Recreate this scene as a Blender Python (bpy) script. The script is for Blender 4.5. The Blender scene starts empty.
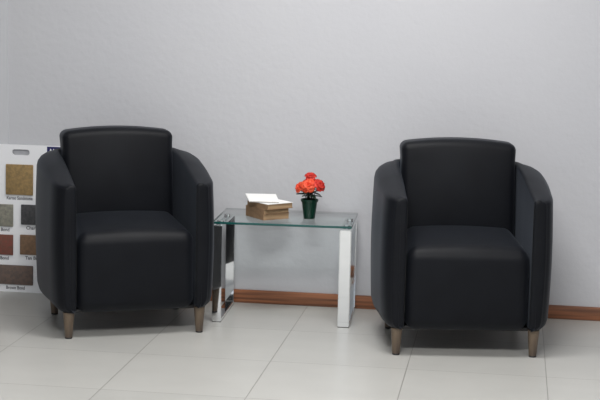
import bpy, bmesh, math, random
from mathutils import Vector, Matrix
R = math.radians
sc = bpy.context.scene
C = sc.collection

# ------------------------------------------------------------------ camera
PITCH, YAW, ROLL = R(8.17), R(8.2), .021
fw = Vector((-math.sin(YAW)*math.cos(PITCH), math.cos(YAW)*math.cos(PITCH), -math.sin(PITCH)))
rt = Vector((math.cos(YAW), math.sin(YAW), 0)); up = rt.cross(fw)
cx = (rt + up*ROLL).normalized(); cy = (up - rt*ROLL).normalized(); cz = -fw
cam = bpy.data.cameras.new('camera'); cam.sensor_width = 36; cam.lens = 1460/600*36
co = bpy.data.objects.new('camera', cam); C.objects.link(co); sc.camera = co
co.matrix_world = Matrix(((cx.x, cy.x, cz.x, 0), (cx.y, cy.y, cz.y, 0), (cx.z, cy.z, cz.z, 1.35), (0, 0, 0, 1)))

# ------------------------------------------------------------------ world and light
w = bpy.data.worlds.new('world'); sc.world = w; w.use_nodes = True
w.node_tree.nodes['Background'].inputs[0].default_value = (.88, .935, 1, 1)
w.node_tree.nodes['Background'].inputs[1].default_value = .85
def area(name, loc, sx, sy, power, col, rot=(0, 0, 0)):
    l = bpy.data.lights.new(name, 'AREA'); l.shape = 'RECTANGLE'; l.size = sx; l.size_y = sy
    l.energy = power; l.color = col
    o = bpy.data.objects.new(name, l); C.objects.link(o); o.location = loc; o.rotation_euler = rot
area('ceiling_lamp', (-.6, 4.8, 2.72), 1.2, .6, 44, (1, .98, .96))
area('ceiling_lamp', (-.5, 2.3, 2.72), 1.2, .6, 90, (1, .985, .96))
area('ceiling_lamp', (1.4, 2.6, 2.72), 1.2, .6, 28, (1, .97, .95))
area('ceiling_lamp', (-3.0, 1.8, 2.72), 1.2, .6, 8, (.95, .97, 1))
sc.view_settings.view_transform = 'Standard'; sc.view_settings.look = 'None'
sc.view_settings.gamma = 1; sc.view_settings.use_curve_mapping = False
sc.view_settings.exposure = 0.13

# ------------------------------------------------------------------ materials
def mat(name, col, rough=.5, metal=0, spec=.5, noise=None, bump=None, trans=0, ior=1.45, coat=0):
    """noise = (scale, other colour, detail, stretch), bump = (scale, strength, distance)"""
    m = bpy.data.materials.new(name); m.use_nodes = True
    nt = m.node_tree; b = nt.nodes['Principled BSDF']; L = nt.links.new
    b.inputs['Base Color'].default_value = (*col, 1); b.inputs['Roughness'].default_value = rough
    b.inputs['Metallic'].default_value = metal; b.inputs['Specular IOR Level'].default_value = spec
    b.inputs['Transmission Weight'].default_value = trans; b.inputs['IOR'].default_value = ior
    b.inputs['Coat Weight'].default_value = coat
    tc = nt.nodes.new('ShaderNodeTexCoord')
    if noise:
        mp = nt.nodes.new('ShaderNodeMapping'); mp.inputs['Scale'].default_value = noise[3]
        n = nt.nodes.new('ShaderNodeTexNoise'); n.inputs['Scale'].default_value = noise[0]; n.inputs['Detail'].default_value = noise[2]
        r = nt.nodes.new('ShaderNodeValToRGB')
        r.color_ramp.elements[0].position = .35; r.color_ramp.elements[1].position = .65
        r.color_ramp.elements[0].color = (*col, 1); r.color_ramp.elements[1].color = (*noise[1], 1)
        L(tc.outputs['Object'], mp.inputs[0]); L(mp.outputs[0], n.inputs['Vector']); L(n.outputs[0], r.inputs[0])
        L(r.outputs[0], b.inputs['Base Color'])
    if bump:
        n2 = nt.nodes.new('ShaderNodeTexNoise'); n2.inputs['Scale'].default_value = bump[0]; n2.inputs['Detail'].default_value = 4
        bp = nt.nodes.new('ShaderNodeBump'); bp.inputs['Strength'].default_value = bump[1]; bp.inputs['Distance'].default_value = bump[2]
        L(tc.outputs['Object'], n2.inputs['Vector']); L(n2.outputs[0], bp.inputs['Height']); L(bp.outputs[0], b.inputs['Normal'])
    return m
ONE = (1, 1, 1)
M = {}
M['wall'] = mat('painted_plaster', (.52, .527, .56), .75, noise=(1.3, (.54, .546, .575), 3, ONE), bump=(38, .35, .004))
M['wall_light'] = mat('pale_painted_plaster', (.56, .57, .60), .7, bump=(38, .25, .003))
M['side'] = mat('light_block_grey', (.30, .30, .31), .8)  # dull grey for the added light-blocking side walls
M['ceiling'] = mat('ceiling_paint', (.75, .75, .74), .9)
M['leather'] = mat('black_leather', (.0036, .0042, .0063), .50, spec=.19, noise=(9, (.0048, .0057, .0082), 3, ONE), bump=(240, .25, .0012))
M['welt'] = mat('black_leather_welt', (.003, .0035, .0045), .4, spec=.5)
M['legwood'] = mat('grey_brown_wood', (.17, .125, .085), .45, noise=(22, (.075, .055, .042), 6, (1, 1, .35)))
M['glide'] = mat('black_plastic', (.01, .01, .011), .4)
M['chrome'] = mat('polished_chrome', (.86, .87, .88), .045, metal=1)
M['skirt'] = mat('stained_skirting_wood', (.40, .155, .072), .5, noise=(7, (.13, .055, .03), 8, (.25, 1, 9)), bump=(60, .2, .002))
M['board'] = mat('white_board', (.82, .83, .86), .45)
M['white'] = mat('white_paper', (.92, .92, .91), .6)
M['ink'] = mat('black_ink', (.03, .03, .04), .6)
M['navy'] = mat('navy_print', (.012, .012, .10), .45)
M['cover'] = mat('tan_card_cover', (.33, .21, .12), .7, noise=(30, (.24, .15, .085), 4, ONE))
M['pot'] = mat('dark_green_plastic', (.004, .032, .02), .28)
M['soil'] = mat('dark_soil', (.012, .009, .007), .95, bump=(120, .8, .004))
M['leaf'] = mat('dark_green_leaf', (.006, .014, .009), .5, noise=(60, (.012, .03, .012), 3, ONE))
M['stem'] = mat('green_stem', (.01, .016, .008), .6)
M['petal'] = mat('orange_red_petal', (.72, .035, .012), .55, noise=(110, (.88, .14, .055), 3, ONE))
M['petal2'] = mat('red_petal', (.42, .010, .008), .55, noise=(110, (.74, .05, .03), 3, ONE))

def pages():
    m = mat('old_page_edges', (.36, .24, .13), .85); nt = m.node_tree; b = nt.nodes['Principled BSDF']; L = nt.links.new
    tc = nt.nodes.new('ShaderNodeTexCoord'); mp = nt.nodes.new('ShaderNodeMapping'); mp.inputs['Scale'].default_value = (4, 4, 420)
    n = nt.nodes.new('ShaderNodeTexNoise'); n.inputs['Scale'].default_value = 1; n.inputs['Detail'].default_value = 3
    r = nt.nodes.new('ShaderNodeValToRGB'); r.color_ramp.elements[0].position = .3; r.color_ramp.elements[1].position = .7
    r.color_ramp.elements[0].color = (.26, .16, .085, 1); r.color_ramp.elements[1].color = (.50, .35, .21, 1)
    L(tc.outputs['Object'], mp.inputs[0]); L(mp.outputs[0], n.inputs['Vector']); L(n.outputs[0], r.inputs[0]); L(r.outputs[0], b.inputs['Base Color'])
    return m
M['pages'] = pages()

_b = M['leather'].node_tree.nodes['Principled BSDF']
_b.inputs['Sheen Weight'].default_value = .065; _b.inputs['Sheen Roughness'].default_value = .45; _b.inputs['Sheen Tint'].default_value = (.72, .82, 1, 1)
def glassmat():
    m = bpy.data.materials.new('clear_table_glass'); m.use_nodes = True; nt = m.node_tree; L = nt.links.new
    nt.nodes.remove(nt.nodes['Principled BSDF'])
    t = nt.nodes.new('ShaderNodeBsdfTransparent'); t.inputs[0].default_value = (.955, .985, .98, 1)
    g = nt.nodes.new('ShaderNodeBsdfGlossy'); g.inputs['Roughness'].default_value = .02
    f = nt.nodes.new('ShaderNodeFresnel'); f.inputs[0].default_value = 1.42
    x = nt.nodes.new('ShaderNodeMixShader')
    ge = nt.nodes.new('ShaderNodeNewGeometry'); mu = nt.nodes.new('ShaderNodeMath'); mu.operation = 'SUBTRACT'; mu.use_clamp = True
    L(f.outputs[0], mu.inputs[0]); L(ge.outputs['Backfacing'], mu.inputs[1]); L(mu.outputs[0], x.inputs[0]); L(t.outputs[0], x.inputs[1]); L(g.outputs[0], x.inputs[2]); L(x.outputs[0], nt.nodes['Material Output'].inputs[0])
    return m
M['glass'] = glassmat()
M['glass_edge'] = mat('green_glass_edge', (.012, .085, .08), .12, spec=.6)

def tilemat():
    m = mat('grey_floor_tile', (.5, .5, .47), .3, spec=.45); nt = m.node_tree; b = nt.nodes['Principled BSDF']; L = nt.links.new
    tc = nt.nodes.new('ShaderNodeTexCoord'); mp = nt.nodes.new('ShaderNodeMapping')
    mp.inputs['Location'].default_value = (-.16, -.155, 0)
    br = nt.nodes.new('ShaderNodeTexBrick'); br.offset = 0; br.squash = 1
    br.inputs['Scale'].default_value = 1; br.inputs['Brick Width'].default_value = .5; br.inputs['Row Height'].default_value = .5
    br.inputs['Mortar Size'].default_value = .0017; br.inputs['Mortar Smooth'].default_value = .3
    br.inputs['Color1'].default_value = (.465, .465, .447, 1); br.inputs['Color2'].default_value = (.50, .498, .477, 1)
    br.inputs['Mortar'].default_value = (.27, .265, .25, 1)
    n = nt.nodes.new('ShaderNodeTexNoise'); n.inputs['Scale'].default_value = 5; n.inputs['Detail'].default_value = 4
    mp2 = nt.nodes.new('ShaderNodeMapping'); mp2.inputs['Scale'].default_value = (1, 1.6, 1)
    r = nt.nodes.new('ShaderNodeValToRGB'); r.color_ramp.elements[0].position = .3; r.color_ramp.elements[1].position = .72
    r.color_ramp.elements[0].color = (.945, .945, .945, 1); r.color_ramp.elements[1].color = (1, 1, 1, 1)
    mx = nt.nodes.new('ShaderNodeMix'); mx.data_type = 'RGBA'; mx.blend_type = 'MULTIPLY'; mx.inputs[0].default_value = 1
    L(tc.outputs['Object'], mp.inputs[0]); L(mp.outputs[0], br.inputs['Vector'])
    L(tc.outputs['Object'], mp2.inputs[0]); L(mp2.outputs[0], n.inputs['Vector']); L(n.outputs[0], r.inputs[0])
    L(br.outputs['Color'], mx.inputs[6]); L(r.outputs[0], mx.inputs[7]); L(mx.outputs[2], b.inputs['Base Color'])
    n3 = nt.nodes.new('ShaderNodeTexNoise'); n3.inputs['Scale'].default_value = 9; n3.inputs['Detail'].default_value = 3
    mr = nt.nodes.new('ShaderNodeMapRange'); mr.inputs[3].default_value = .27; mr.inputs[4].default_value = .33
    L(tc.outputs['Object'], n3.inputs['Vector']); L(n3.outputs[0], mr.inputs[0]); L(mr.outputs[0], b.inputs['Roughness'])
    bp = nt.nodes.new('ShaderNodeBump'); bp.inputs['Strength'].default_value = .5; bp.inputs['Distance'].default_value = .001; bp.invert = True
    L(br.outputs['Fac'], bp.inputs['Height']); L(bp.outputs[0], b.inputs['Normal'])
    return m
M['tile'] = tilemat()
def stone(name, a, c):
    return mat(name, a, .9, noise=(75, c, 6, ONE), bump=(130, .7, .003))

# ------------------------------------------------------------------ helpers
def obj(name, bm, m, parent=None, smooth=True, loc=None):
    me = bpy.data.meshes.new(name); bmesh.ops.recalc_face_normals(bm, faces=bm.faces); bm.to_mesh(me); bm.free()
    for p in me.polygons: p.use_smooth = smooth
    me.materials.append(m)
    o = bpy.data.objects.new(name, me); C.objects.link(o)
    if parent: o.parent = parent
    if loc: o.location = loc
    return o
def sharp(o, ang=35):
    me = o.data; bm = bmesh.new(); bm.from_mesh(me)
    for e in bm.edges:
        if len(e.link_faces) == 2 and e.calc_face_angle(0) > R(ang): e.smooth = False
    bm.to_mesh(me); bm.free(); return o
def thing(name, label, cat, loc=(0, 0, 0), rz=0, group=None):
    o = bpy.data.objects.new(name, None); C.objects.link(o); o.location = loc; o.rotation_euler = (0, 0, rz)
    o.empty_display_size = .1
    return tag(o, label, cat, group)
def tag(o, label, cat, group=None):
    o['label'] = label; o['category'] = cat
    if group: o['group'] = group
    return o
def struct(o): o['kind'] = 'structure'; return o
def box(bm, x0, x1, y0, y1, z0, z1, bev=0, seg=2):
    n = len(bm.verts)
    r = bmesh.ops.create_cube(bm, size=1)
    for v in r['verts']:
        v.co = Vector((x0+(v.co.x+.5)*(x1-x0), y0+(v.co.y+.5)*(y1-y0), z0+(v.co.z+.5)*(z1-z0)))
    if bev:
        es = list({e for v in r['verts'] for e in v.link_edges})
        bmesh.ops.bevel(bm, geom=es, offset=bev, segments=seg, profile=.5, affect='EDGES')
    return bm
def lathe(bm, prof, n=32, c=(0, 0), phase=0):
    rings = []
    for r_, z in prof:
        if r_ < 1e-6: rings.append([bm.verts.new((c[0], c[1], z))])
        else: rings.append([bm.verts.new((c[0]+r_*math.cos(2*math.pi*i/n+phase), c[1]+r_*math.sin(2*math.pi*i/n+phase), z)) for i in range(n)])
    for a, b in zip(rings, rings[1:]):
        for i in range(n):
            j = (i+1) % n
            q = ([a[0]] if len(a) == 1 else [a[i], a[j]]) + ([b[0]] if len(b) == 1 else [b[j], b[i]])
            if len(set(q)) > 2: bm.faces.new(q)
    return bm
def tube(bm, pts, rad, n=8):
    pts = [Vector(p) for p in pts]; rings = []
    for i, p in enumerate(pts):
        t = (pts[min(i+1, len(pts)-1)]-pts[max(i-1, 0)]).normalized()
        a = t.cross(Vector((0, 0, 1)));  a = a.normalized() if a.length > .1 else Vector((1, 0, 0))
        b = t.cross(a).normalized(); r_ = rad[i] if isinstance(rad, (list, tuple)) else rad
        rings.append([bm.verts.new(p+a*r_*math.cos(2*math.pi*k/n)+b*r_*math.sin(2*math.pi*k/n)) for k in range(n)])
    for a, b in zip(rings, rings[1:]):
        for k in range(n): bm.faces.new((a[k], a[(k+1) % n], b[(k+1) % n], b[k]))
    bm.faces.new(rings[0][::-1]); bm.faces.new(rings[-1])
    return bm
def rounded(hx, hy, hz, r, fn, n=(14, 8, 10)):
    """upholstered block: box with softly rounded edges, then deformed by fn"""
    h = (hx, hy, hz); bm = bmesh.new(); samp = []
    for k in range(3):
        i = h[k]-r; c = [-i+2*i*t/n[k] for t in range(n[k]+1)]
        e = [i+r*math.tan(R(a)) for a in (11.25, 22.5, 33.75)]+[h[k]]
        samp.append([-x for x in e[::-1]]+c+e)
    cache = {}
    def V(x, y, z):
        key = (round(x, 6), round(y, 6), round(z, 6))
        if key not in cache:
            q = Vector((x, y, z)); inn = Vector([max(-(h[k]-r), min(h[k]-r, q[k])) for k in range(3)])
            d = (q-inn).normalized()*r
            cache[key] = bm.verts.new(fn(inn+d))
        return cache[key]
    for ax in range(3):
        u, v = [k for k in range(3) if k != ax]
        for s in (-1, 1):
            for a0, a1 in zip(samp[u], samp[u][1:]):
                for b0, b1 in zip(samp[v], samp[v][1:]):
                    q = []
                    for a, b in ((a0, b0), (a1, b0), (a1, b1), (a0, b1)):
                        p = [0, 0, 0]; p[ax] = s*h[ax]; p[u] = a; p[v] = b; q.append(V(*p))
                    bm.faces.new(q)
    return bm
def text(name, s, size, loc, parent, m, width=None, rot=(R(90), 0, 0), bold=0):
    cu = bpy.data.curves.new(name, 'FONT'); cu.body = s; cu.size = size; cu.extrude = .0002; cu.offset = bold
    cu.align_x = 'CENTER'; cu.align_y = 'CENTER'
    t = bpy.data.objects.new('tmp', cu); C.objects.link(t); bpy.context.view_layer.update()
    me = bpy.data.meshes.new_from_object(t.evaluated_get(bpy.context.evaluated_depsgraph_get()))
    bpy.data.objects.remove(t); me.name = name
    if width:
        xs = [v.co.x for v in me.vertices]; k = width/(max(xs)-min(xs)); x0 = (max(xs)+min(xs))/2
        for v in me.vertices: v.co.x = (v.co.x-x0)*k
    me.materials.clear(); me.materials.append(m)
    o = bpy.data.objects.new(name, me); C.objects.link(o); o.parent = parent; o.location = loc; o.rotation_euler = rot
    return o
def copy_tree(o, parent=None):
    c = o.copy(); C.objects.link(c); c.parent = parent
    for ch in [x for x in bpy.data.objects if x.parent == o]: copy_tree(ch, c)
    return c

# ------------------------------------------------------------------ the room
WY = 6.14
bm = bmesh.new(); box(bm, -4.2, 3.2, -3, WY+.15, -.08, 0); struct(obj('floor', bm, M['tile'], smooth=False))
bm = bmesh.new(); box(bm, -2.185, 3.0, WY, WY+.2, 0, 2.8); struct(obj('wall_back', bm, M['wall'], smooth=False))
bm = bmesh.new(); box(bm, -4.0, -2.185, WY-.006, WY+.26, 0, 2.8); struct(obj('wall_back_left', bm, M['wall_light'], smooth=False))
bm = bmesh.new(); box(bm, -4.2, 3.2, -3, WY+.26, 2.8, 2.9); struct(obj('ceiling', bm, M['ceiling'], smooth=False))
bm = bmesh.new(); box(bm, -4.2, -4.0, -3, WY+.26, 0, 2.8); struct(obj('light_block_wall_left', bm, M['side'], smooth=False))  # unseen side wall, added to cut world light on the chairs
bm = bmesh.new(); box(bm, 3.0, 3.2, -3, WY+.2, 0, 2.8); struct(obj('light_block_wall_right', bm, M['side'], smooth=False))  # unseen as well, added to block world light from the right
bm = bmesh.new(); box(bm, -2.185, 3.0, WY-.015, WY, 0, .057, .003); struct(sharp(obj('baseboard_back', bm, M['skirt'])))
bm = bmesh.new(); box(bm, -4.0, -2.187, WY-.019, WY-.006, 0, .057, .003); struct(sharp(obj('baseboard_left', bm, M['skirt'])))

# ------------------------------------------------------------------ armchairs
def shell():
    O = [(.281, -.034), (.300, -.014), (.315, .03), (.323, .10), (.330, .17), (.335, .24), (.337, .32), (.332, .39), (.317, .45),
         (.288, .507), (.238, .55), (.176, .582), (.09, .60), (0, .606)]
    I = [(.234, -.034), (.234, -.005), (.234, .04), (.234, .10), (.234, .17), (.235, .24), (.235, .32), (.235, .39), (.233, .44),
         (.222, .475), (.19, .492), (.14, .499), (.07, .50), (0, .50)]
    Z = [.600, .604, .613, .627, .642, .657, .669, .677, .681, .683, .682, .683, .683, .683]
    sec = []
    for o_, i_, z in zip(O, I, Z): sec.append((Vector(o_), Vector(i_), z))
    full = sec + [(Vector((-o.x, o.y)), Vector((-i.x, i.y)), z) for o, i, z in sec[-2::-1]]
    # rounded front ends: an inset copy of the first and the last section
    bm = bmesh.new(); rings = []
    zb = .103
    def ring(o, i, z, ins=0):
        d = (o-i); Wd = d.length; d = d/Wd
        o = o-d*ins; i = i+d*ins; Wd -= 2*ins; z = z-ins; b = zb+ins
        def P(t, zz, out=0): p = i+d*(t+out); return bm.verts.new((p.x, p.y, zz))
        ro, ri, rb = .016+.034*max(0, min(1, (o.y+.01)/.26)), .012, .040+.014*max(0, min(1, (o.y+.01)/.12))
        pts = []
        for a in (0, 30, 60, 90): pts.append(P(Wd-rb+rb*math.sin(R(a)), b+rb-rb*math.cos(R(a))))
        for k in range(1, 6): 
            t = k/6; pts.append(P(Wd, b+rb+(z-ro-b-rb)*t, .006*math.sin(math.pi*t)))
        for a in (0, 22.5, 45, 67.5, 90): pts.append(P(Wd-ro+ro*math.cos(R(a)), z-ro*.9+ro*.9*math.sin(R(a))-.004))
        pts.append(P((Wd-ro+ri)*.5, z+.002))
        for a in (90, 60, 30, 0): pts.append(P(ri-ri*math.cos(R(a)), z-ri+ri*math.sin(R(a))))
        for k in range(1, 6): pts.append(P(0, z-ri+(b+.012-z+ri)*k/6))
        pts.append(P(0, b+.012)); pts.append(P(.012, b))
        return pts
    CAP = ((-.0072, .021), (-.0070, .010), (-.0060, .005), (-.0035, .0017))
    def shrunk(o, i, z, dy, ins):
        r_ = ring(o, i, z); mx = (o.x+i.x)/2; mz = (z+zb)/2; kx = 1-ins/(abs(o.x-i.x)/2); kz = 1-ins/((z-zb)/2)
        for v in r_: v.co = Vector((mx+(v.co.x-mx)*kx, v.co.y+dy, mz+(v.co.z-mz)*kz))
        return r_
    o, i, z = full[0]
    for dy, ins in CAP: rings.append(shrunk(o, i, z, dy, ins))
    # subdivide path smoothly (Catmull-Rom)
    N = len(full)
    for k in range(N-1):
        a, b_, c, d = full[max(k-1, 0)], full[k], full[k+1], full[min(k+2, N-1)]
        for s in range(3):
            t = s/3
            def cr(p0, p1, p2, p3): return .5*((2*p1)+(p2-p0)*t+(2*p0-5*p1+4*p2-p3)*t*t+(3*p1-p0-3*p2+p3)*t*t*t)
            rings.append(ring(cr(a[0], b_[0], c[0], d[0]), cr(a[1], b_[1], c[1], d[1]), cr(a[2], b_[2], c[2], d[2])))
    o, i, z = full[-1]; rings.append(ring(o, i, z))
    for dy, ins in CAP[::-1]: rings.append(shrunk(o, i, z, dy, ins))
    for a, b_ in zip(rings, rings[1:]):
        n = len(a)
        for k in range(n): bm.faces.new((a[k], a[(k+1) % n], b_[(k+1) % n], b_[k]))
    bm.faces.new(rings[0]); bm.faces.new(rings[-1][::-1])
    return bm
def make_chair(label):
    t = thing('armchair', label, 'armchair')
    obj('armrest_shell', shell(), M['leather'], t)
    # welt cords on the front edges of the arms
    for s in (-1, 1):
        bm = bmesh.new()
        pts = [(s*.2745, -.0385, .15), (s*.2745, -.0385, .35), (s*.2745, -.0385, .555), (s*.272, -.0385, .578), (s*.265, -.0385, .589),
               (s*.256, -.037, .596), (s*.243, -.037, .594), (s*.2355, -.037, .585), (s*.2345, -.037, .56), (s*.2345, -.037, .35), (s*.2345, -.037, .15)]
        tube(bm, pts, .0015, 6)
        obj('arm_piping', bm, M['welt'], t)
    # seat with its front panel (one upholstered block)
    def fs(p):
        x, y, z = p; t01 = (z+.155)/.31; k = (y+.19)/.38
        top = max(0, min(1, (z-.02)/.135))
        nx = x*(1-.07*max(0, k)*top)
        crown = .020*(1-(x/.233)**2)*top
        slope = .030*max(0, k)*top
        belly = -.008*(1-(x/.233)**2)*math.cos(max(-1, min(1, z/.155))*math.pi/2) if y < -.1 else 0
        return Vector((nx, y+.155+belly, z+.255+crown*math.sin(math.pi*max(0, min(1, k*.8+.1)))+slope))
    obj('seat', rounded(.2325, .192, .155, .045, fs, (16, 10, 10)), M['leather'], t)
    # backrest
    def fb(p):
        x, y, z = p
        if z > .165: x *= 1+.016*min(1, (z-.165)/.04)*(abs(x)/.2)**6*(1 if y > -.03 else .6)
        k = (z+.205)/.41
        arch = .017*(1-(x/.228)**2)*max(0, k)
        belly = -.017*max(0, 1-(x/.235)**2)*max(0, math.sin(math.pi*max(0, min(1, k)))) if y < 0 else 0
        wide = 1-.015*k
        return Vector((x*wide, y+.397+belly+.042*k, z+.555+arch))
    obj('backrest', rounded(.2295, .062, .2075, .029, fb, (16, 6, 12)), M['leather'], t)
    # stitched base panel, dark cloth under the chair
    bm = bmesh.new(); box(bm, -.24, .24, .0, .47, .098, .112, .003)
    obj('bottom_panel', bm, M['glide'], t)
    for lx, ly in ((-.258, 0), (.258, 0), (-.256, .435), (.256, .435)):
        bm = bmesh.new(); lathe(bm, [(0, .004), (.0135, .004), (.0142, .007), (.0225, .104), (0, .104)], 24)
        l = sharp(obj('leg', bm, M['legwood'], t)); l.location = (lx, ly, 0)
        bm = bmesh.new(); lathe(bm, [(0, 0), (.0132, 0), (.0142, .0015), (.0142, .006), (0, .006)], 20)
        obj('foot_glide', bm, M['glide'], l)
    return t
ch = make_chair('black leather tub armchair on the left, in front of the white sample board')
ch.location = (-1.426, 5.4365, 0); ch.rotation_euler.z = R(25.2); ch['group'] = 'black leather armchairs'
c2 = copy_tree(ch)
c2.location = (-.141, 5.403, 0); c2.rotation_euler.z = R(9)
c2['label'] = 'black leather tub armchair on the right, beside the flower end of the table'

# ------------------------------------------------------------------ glass side table
tb = thing('side_table', 'low glass-topped side table with two chrome loop legs between the armchairs', 'table', (-.904, 5.742, 0), R(2.4))
def bx(name, m, parent, *a, bev=.0015, **k):
    bm = bmesh.new(); box(bm, *a, bev, **k); return sharp(obj(name, bm, m, parent))
TW, TD = .286, .362
bx('glass_top', M['glass'], tb, -TW+.008, TW+.002, -.012, TD+.001, .4085, .4185, bev=.0012)
gt = [o for o in bpy.data.objects if o.name == 'glass_top'][0]; gt.data.materials.append(M['glass_edge'])
for p in gt.data.polygons:
    if abs(p.normal.z) < .5: p.material_index = 1
for s in (-1, 1):
    x0, x1 = (TW-.047, TW) if s > 0 else (-TW+.010, -TW+.047)
    bm = bmesh.new()      # closed rectangular loop of flat polished steel
    T = .012
    o4 = [(0, .002), (TD, .002), (TD, .4), (0, .4)]; i4 = [(T, T+.002), (TD-T, T+.002), (TD-T, .4-T), (T, .4-T)]
    vo = [[bm.verts.new((x, a, b)) for a, b in o4] for x in (x0, x1)]; vi = [[bm.verts.new((x, a, b)) for a, b in i4] for x in (x0, x1)]
    for k in range(4):
        j = (k+1) % 4
        bm.faces.new((vo[0][k], vo[0][j], vo[1][j], vo[1][k])); bm.faces.new((vi[0][k], vi[0][j], vi[1][j], vi[1][k]))
        for q in (0, 1): bm.faces.new((vo[q][k], vo[q][j], vi[q][j], vi[q][k]))
    bmesh.ops.recalc_face_normals(bm, faces=bm.faces)
    bmesh.ops.bevel(bm, geom=list(bm.edges), offset=.0022, segments=3, affect='EDGES')
    lg = sharp(obj('leg_frame', bm, M['chrome'], tb), 25)
    bx('contact_shade_strip', M['glide'], lg, x0+.001, x1-.001, .001, TD-.001, 0, .0023, bev=.0003, seg=1)  # dark strip added to draw the contact shade under the loop
    for yy in (.09, TD-.09):
        bm = bmesh.new(); lathe(bm, [(0, .3995), (.016, .3995), (.0165, .401), (.0165, .4075), (0, .4085)], 28, ((x0+x1)/2, yy))
        sharp(obj('mounting_disc', bm, M['chrome'], lg))

# ------------------------------------------------------------------ books on the table
GZ = .4187
def book(label, corner, ang, wu, wv, z, h, cover, name='book', group='books in the stack on the glass table'):
    """near corner, u direction to the right rear, v direction to the left rear; spine on the left front side"""
    t = thing(name, label, 'book', (corner[0], corner[1], z), ang, group)
    bm = bmesh.new()
    box(bm, .003, wu-.002, .003, wv-.003, .0015, h-.0015, .0004, seg=1)
    obj('page_block', bm, M['pages'], t, smooth=False)
    bm = bmesh.new()
    box(bm, 0, wu, 0, wv, h-.0015, h); obj('front_cover', bm, cover, t, smooth=False)
    bm = bmesh.new(); box(bm, 0, wu, 0, wv, 0, .0015); box(bm, 0, .0022, 0, wv, .0012, h-.0015)
    obj('back_cover', bm, M['cover'], t, smooth=False)
    return t
book('brown old book at the bottom of the stack on the glass table', (-.985, 5.797), R(40), .125, .145, GZ, .0230, M['cover'])
book('brown old book in the middle of the stack on the glass table', (-.984, 5.799), R(41), .124, .143, GZ+.0232, .0215, M['cover'])
ub = book('white-covered book with tan page edges, third from the bottom, its right corner sticking out', (-.966, 5.788), R(45), .128, .145, GZ+.0449, .023, M['white'])
# thin white booklet lying askew on top, its far edge a little raised
bk = thing('booklet', 'thin white booklet lying askew on the very top of the book stack', 'booklet')
zc = GZ+.0700
def sheet(m, z0, z1, ins, name):
    bm = bmesh.new()
    q = [(-1.049+ins, 5.822+ins, 0), (-.926-ins, 5.834+ins, 0), (-.966-ins, 5.990-ins, .010), (-1.092+ins, 5.970-ins, .010)]
    lo = [bm.verts.new((x, y, zc+z0+dz)) for x, y, dz in q]; hi = [bm.verts.new((x, y, zc+z1+dz)) for x, y, dz in q]
    bm.faces.new(lo[::-1]); bm.faces.new(hi)
    for k in range(4): bm.faces.new((lo[k], lo[(k+1) % 4], hi[(k+1) % 4], hi[k]))
    obj(name, bm, m, bk, smooth=False)
sheet(M['white'], 0, .0008, 0, 'back_cover'); sheet(M['pages'], .0008, .0026, .002, 'pages'); sheet(M['white'], .0026, .0036, 0, 'front_cover')

# ------------------------------------------------------------------ potted flowers
pf = thing('potted_flower', 'small dark green pot of orange-red flowers standing on the glass table', 'potted plant', (-.811, 5.905, GZ))
bm = bmesh.new(); lathe(bm, [(0, 0), (.0225, 0), (.0235, .0015), (.0325, .070), (.0355, .0705), (.0365, .072), (.0368, .0795), (.0355, .0805), (.0335, .0795), (.0325, .072), (.031, .066), (0, .066)], 40)
sharp(obj('pot', bm, M['pot'], pf), 40)
bm = bmesh.new(); lathe(bm, [(.0305, .067), (.02, .071), (.01, .073), (0, .0735)], 24); obj('soil', bm, M['soil'], pf)
random.seed(4)
blooms = [(-.038, -.006, .134, .029, 'petal'), (-.003, -.024, .145, .033, 'petal'), (.001, .006, .178, .026, 'petal2'), (.038, -.008, .145, .031, 'petal2'), (.020, .026, .150, .025, 'petal'), (-.02, .026, .150, .025, 'petal2')]
bm = bmesh.new()
for bx_, by_, bz_, br_, _ in blooms:
    tube(bm, [(bx_*.2, by_*.2, .068), (bx_*.45, by_*.45, .092), (bx_*.8, by_*.8, bz_-.018), (bx_, by_, bz_-.004)], .0016, 6)
for a in range(0, 360, 60):
    r_ = .016; tube(bm, [(.008*math.cos(R(a)), .008*math.sin(R(a)), .069), (r_*math.cos(R(a)), r_*math.sin(R(a)), .087), (r_*.6*math.cos(R(a)), r_*.6*math.sin(R(a)), .108)], .0022, 6)
obj('stem', bm, M['stem'], pf)
bm = bmesh.new()
def leaf(bm, base, ang, el, ln, wd, droop):
    d = Vector((math.cos(ang), math.sin(ang), 0)); s = Vector((-math.sin(ang), math.cos(ang), 0)); rows = []
    for k in range(7):
        t = k/6; c = Vector(base)+d*(ln*t*math.cos(el))+Vector((0, 0, ln*t*math.sin(el)-droop*t*t)); wv = wd*math.sin(math.pi*min(1, t*.93+.05))**.8
        rows.append([bm.verts.new(c-s*wv+Vector((0, 0, .0025))), bm.verts.new(c), bm.verts.new(c+s*wv+Vector((0, 0, .0025)))])
    for a, b in zip(rows, rows[1:]):
        for k in range(2): bm.faces.new((a[k], a[k+1], b[k+1], b[k]))
for k in range(14):
    a = R(k*360/14+random.uniform(-10, 10))
    leaf(bm, (.006*math.cos(a), .006*math.sin(a), random.uniform(.09, .108)), a, R(random.uniform(2, 24)), random.uniform(.044, .058), random.uniform(.007, .010), random.uniform(.004, .016))
for k in range(10):
    a = R(k*36+15); leaf(bm, (.012*math.cos(a), .012*math.sin(a), random.uniform(.108, .125)), a, R(random.uniform(20, 50)), random.uniform(.026, .038), .008, .006)
foliage = obj('foliage', bm, M['leaf'], pf)
md = foliage.modifiers.new('thickness', 'SOLIDIFY'); md.thickness = .0006
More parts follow.
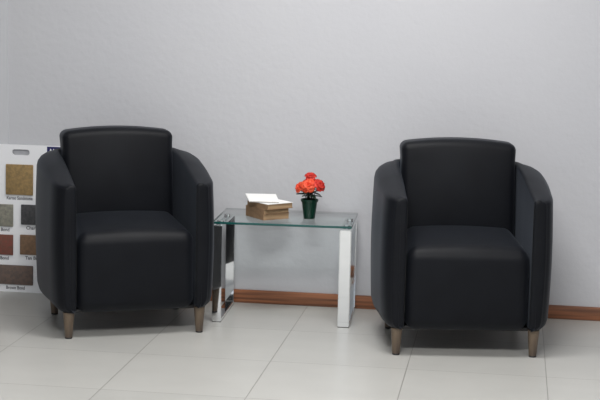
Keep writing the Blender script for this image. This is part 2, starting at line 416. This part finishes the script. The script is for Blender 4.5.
for bx_, by_, bz_, br_, mm in blooms:
    bm = bmesh.new()
    for ringi, (n, el, sc_) in enumerate(((6, 12, 1.0), (6, 40, .86), (5, 66, .62), (4, 80, .42))):
        for k in range(n):
            a = 2*math.pi*k/n+ringi*.5+random.uniform(-.15, .15); e0 = R(el+random.uniform(-8, 8)); L_ = br_*sc_*1.0
            d = Vector((math.cos(a), math.sin(a), 0)); s = Vector((-math.sin(a), math.cos(a), 0)); g = []
            for i in range(6):
                t = i/5; c = d*(L_*t*math.cos(e0))+Vector((0, 0, L_*math.sin(e0)*t+L_*.28*math.sin(math.pi*t)*.6-L_*.25*t*t)); row = []
                wd = L_*.52*math.sin(math.pi*(t*.72+.1))
                for j in range(-2, 3):
                    row.append(bm.verts.new(c+s*wd*j/2+Vector((0, 0, .0016*math.sin(j*2.4+k+i*1.3)*(t+.3)+abs(j)*.0006))))
                g.append(row)
            for p, q in zip(g, g[1:]):
                for j in range(4): bm.faces.new((p[j], p[j+1], q[j+1], q[j]))
    o = obj('flower', bm, M[mm], pf); o.location = (bx_, by_, bz_-.006)
    dr = Vector((bx_, by_-.022, .03)).normalized(); o.rotation_euler = dr.to_track_quat('Z', 'Y').to_euler()
    md = o.modifiers.new('thickness', 'SOLIDIFY'); md.thickness = .0008

# ------------------------------------------------------------------ sample board against the wall
bd = thing('sample_board', 'white board of stone colour samples leaning on the wall behind the left armchair', 'sample board', (-2.134, 6.105, 0))
bd.rotation_euler.x = R(-1.9)
bm = bmesh.new(); HW, HH, th = .21, .655, .006
outer = [(-HW, 0), (HW, 0), (HW, HH), (-HW, HH)]
slot = []
for k in range(12):
    a = 2*math.pi*k/12+math.pi/12; sx = .027 if math.cos(a) > 0 else -.027
    slot.append((.010+sx+.013*math.cos(a), .6215+.013*math.sin(a)))
def loop(pts):
    v = [bm.verts.new((x, 0, z)) for x, z in pts]
    return [bm.edges.new((v[i], v[(i+1) % len(v)])) for i in range(len(v))]
es = loop(outer)+loop(slot)
fl = bmesh.ops.triangle_fill(bm, edges=es, use_beauty=True, use_dissolve=False)
faces = [g for g in fl['geom'] if isinstance(g, bmesh.types.BMFace)]
ex = bmesh.ops.extrude_face_region(bm, geom=faces)
for v in [g for g in ex['geom'] if isinstance(g, bmesh.types.BMVert)]: v.co.y += th
obj('panel', bm, M['board'], bd, smooth=False)
X0 = -2.128
sw = [((-2.184, .434, -2.061, .568), (.33, .22, .095), (.23, .16, .075), 'Karoo Sandstone', .118, 'sandy yellow stone sample'),
      ((-2.272, .292, -2.151, .390), (.26, .25, .205), (.17, .17, .145), 'Sand Bond', .08, 'pale grey-green stone sample'),
      ((-2.114, .304, -1.994, .392), (.05, .052, .056), (.08, .08, .085), 'Charcoal', .075, 'charcoal grey stone sample'),
      ((-2.272, .165, -2.151, .255), (.21, .065, .05), (.14, .07, .05), 'Red Bond', .075, 'reddish brick-coloured sample'),
      ((-2.118, .170, -1.994, .258), (.25, .15, .09), (.17, .11, .07), 'Tan Bond', .08, 'tan stone sample'),
      ((-2.272, .034, -2.059, .120), (.17, .12, .10), (.12, .095, .085), 'Brown Bond', .085, 'brown stone sample')]
for (x0, z0, x1, z1), a, b, s, tw, lb in sw:
    bm = bmesh.new(); box(bm, x0-X0, x1-X0, -.009, .001, z0, z1, .002)
    o = obj('stone_swatch', bm, stone('stone_'+lb.split()[0], a, b), bd); sharp(o); o['label'] = lb
    xm = (x0+x1)/2-X0
    if s == 'Sand Bond' or s == 'Red Bond': xm = x1-X0-.036-.022
    if s == 'Brown Bond': xm = -.012
    text('caption', s, .021, (xm, -.0005, z0-.0155), bd, M['ink'], tw, bold=.0003)
bm = bmesh.new(); box(bm, -1.999-X0, -1.925-X0, -.0008, .001, .592, .6510); lo = obj('logo', bm, M['navy'], bd, smooth=False)
text('logo_lettering', 'AUN', .036, (-1.962-X0, -.0012, .6270), lo, M['white'], .062, bold=.0009)
